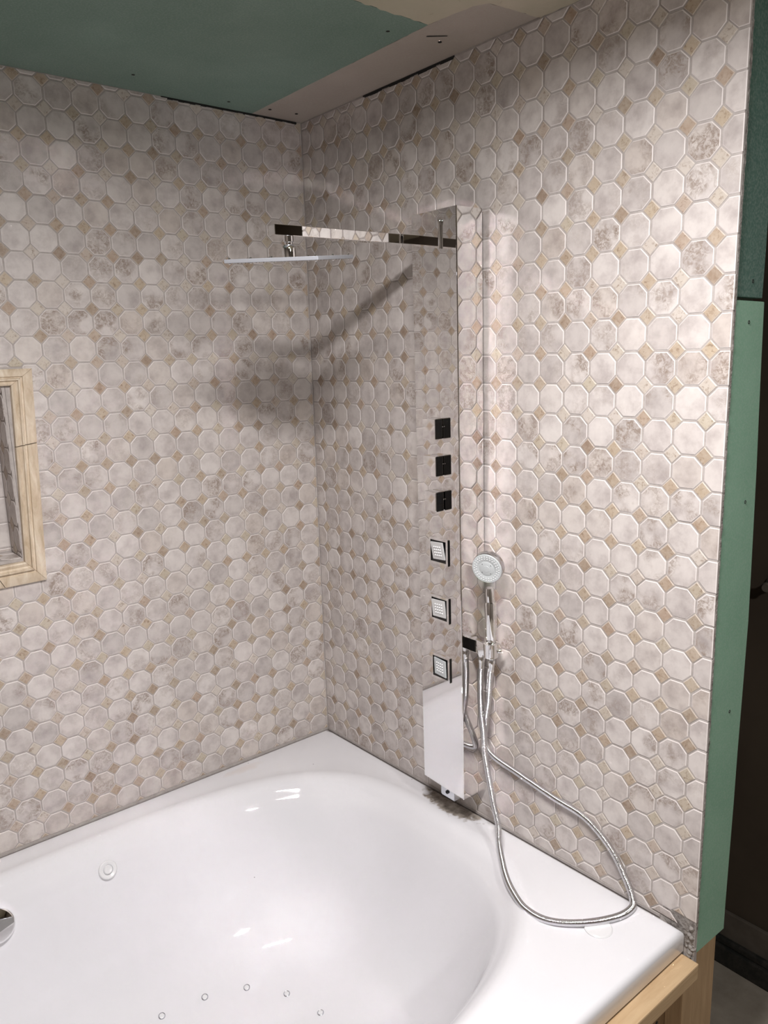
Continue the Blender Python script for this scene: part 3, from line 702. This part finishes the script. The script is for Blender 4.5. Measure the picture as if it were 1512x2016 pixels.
for a in (0.7, 2.27, 3.84, 5.41):
    bm = bmesh.new(); lathe(bm, fc + (fu * math.cos(a) + fv * math.sin(a)) * 0.0145 + fn * 0.0020, fn, [(0.0010, 0), (0.0009, 0.0011)], 8); mk('slot', bm, M_BLACK, fp)

# ------------------------------------------------------------ ribbed hose
ctrl = [(-0.0440, -0.7265, 1.038), (-0.0450, -0.7270, 1.020), (-0.0460, -0.7245, 0.9700), (-0.0480, -0.7280, 0.9010), (-0.052, -0.7400, 0.8410), (-0.060, -0.7523, 0.7927), (-0.069, -0.7860, 0.6960), (-0.0800, -0.8130, 0.6480), (-0.0960, -0.8310, 0.6150),
        (-0.138, -0.8870, 0.5895), (-0.1700, -0.9400, 0.5870), (-0.1900, -0.9930, 0.5880), (-0.1880, -1.0520, 0.5955), (-0.1430, -1.1060, 0.6000), (-0.0780, -1.1390, 0.5985), (-0.0330, -1.1440, 0.5985), (-0.0125, -1.1320, 0.6050), (-0.0085, -1.1120, 0.637), (-0.0085, -1.0720, 0.690), (-0.0085, -1.0050, 0.7300), (-0.0085, -0.9140, 0.7400), (-0.0085, -0.7990, 0.7560), (-0.0100, -0.7330, 0.7680),
        (-0.0260, -0.7200, 0.8050), (-0.040, -0.7350, 0.8650), (-0.0405, -0.7440, 0.9190), (-0.0420, -0.7505, 0.9800), (-0.0425, -0.7560, 1.0200), (-0.0425, -0.7570, 1.038)]
pts = [V(q) for q in ctrl]; path = []
for i in range(len(pts) - 1):
    p0 = pts[max(i - 1, 0)]; p1, p2 = pts[i], pts[i + 1]; p3 = pts[min(i + 2, len(pts) - 1)]
    n = max(2, int((p2 - p1).length / 0.004))
    for k in range(n):
        s = k / n; path.append(0.5 * ((2 * p1) + (-p0 + p2) * s + (2 * p0 - 5 * p1 + 4 * p2 - p3) * s * s + (-p0 + 3 * p1 - 3 * p2 + p3) * s ** 3))
path.append(pts[-1])
# resample evenly
cum = [0.0]
for a, b in zip(path, path[1:]): cum.append(cum[-1] + (b - a).length)
step = 0.00075; N = int(cum[-1] / step); res = []; j = 0
for i in range(N + 1):
    s = cum[-1] * i / N
    while j < len(cum) - 2 and cum[j + 1] < s: j += 1
    f = (s - cum[j]) / max(1e-9, cum[j + 1] - cum[j]); res.append(path[j].lerp(path[j + 1], f))
VS, FS = [], []; SEG = 12; up = V((1, 0, 0)); rad = (0.0060, 0.0074, 0.0077, 0.0071)
O_H = V(ctrl[0])
for i, q in enumerate(res):
    tg = (res[min(i + 3, N)] - res[max(i - 3, 0)]).normalized(); up = (up - tg * up.dot(tg)).normalized(); side = tg.cross(up)
    r = rad[i % 4]
    for k in range(SEG):
        a = 2 * math.pi * k / SEG; VS.append(q + (up * math.cos(a) + side * math.sin(a)) * r - O_H)
for i in range(N):
    for k in range(SEG): FS.append((i * SEG + k, i * SEG + (k + 1) % SEG, (i + 1) * SEG + (k + 1) % SEG, (i + 1) * SEG + k))
me = bpy.data.meshes.new('hose'); me.from_pydata(VS, [], FS); me.materials.append(M_HOSE)
for pl in me.polygons: pl.use_smooth = True
ho = empty('shower_hose', O_H, 'long ribbed metal hose hanging from the bracket and looping onto the tub deck', 'hose')
link('hose', me, ho)
for e in (0, -1):
    bm = bmesh.new(); c0 = V(ctrl[e]) - O_H; dn = (V(ctrl[1 if e == 0 else -2]) - V(ctrl[e])).normalized()
    lathe(bm, c0 + dn * 0.002, dn, [(0.0078, 0), (0.0088, 0.003), (0.0088, 0.008), (0.0074, 0.014), (0.0068, 0.028)], 24); mk('coupling', bm, M_CHROME, ho, True)
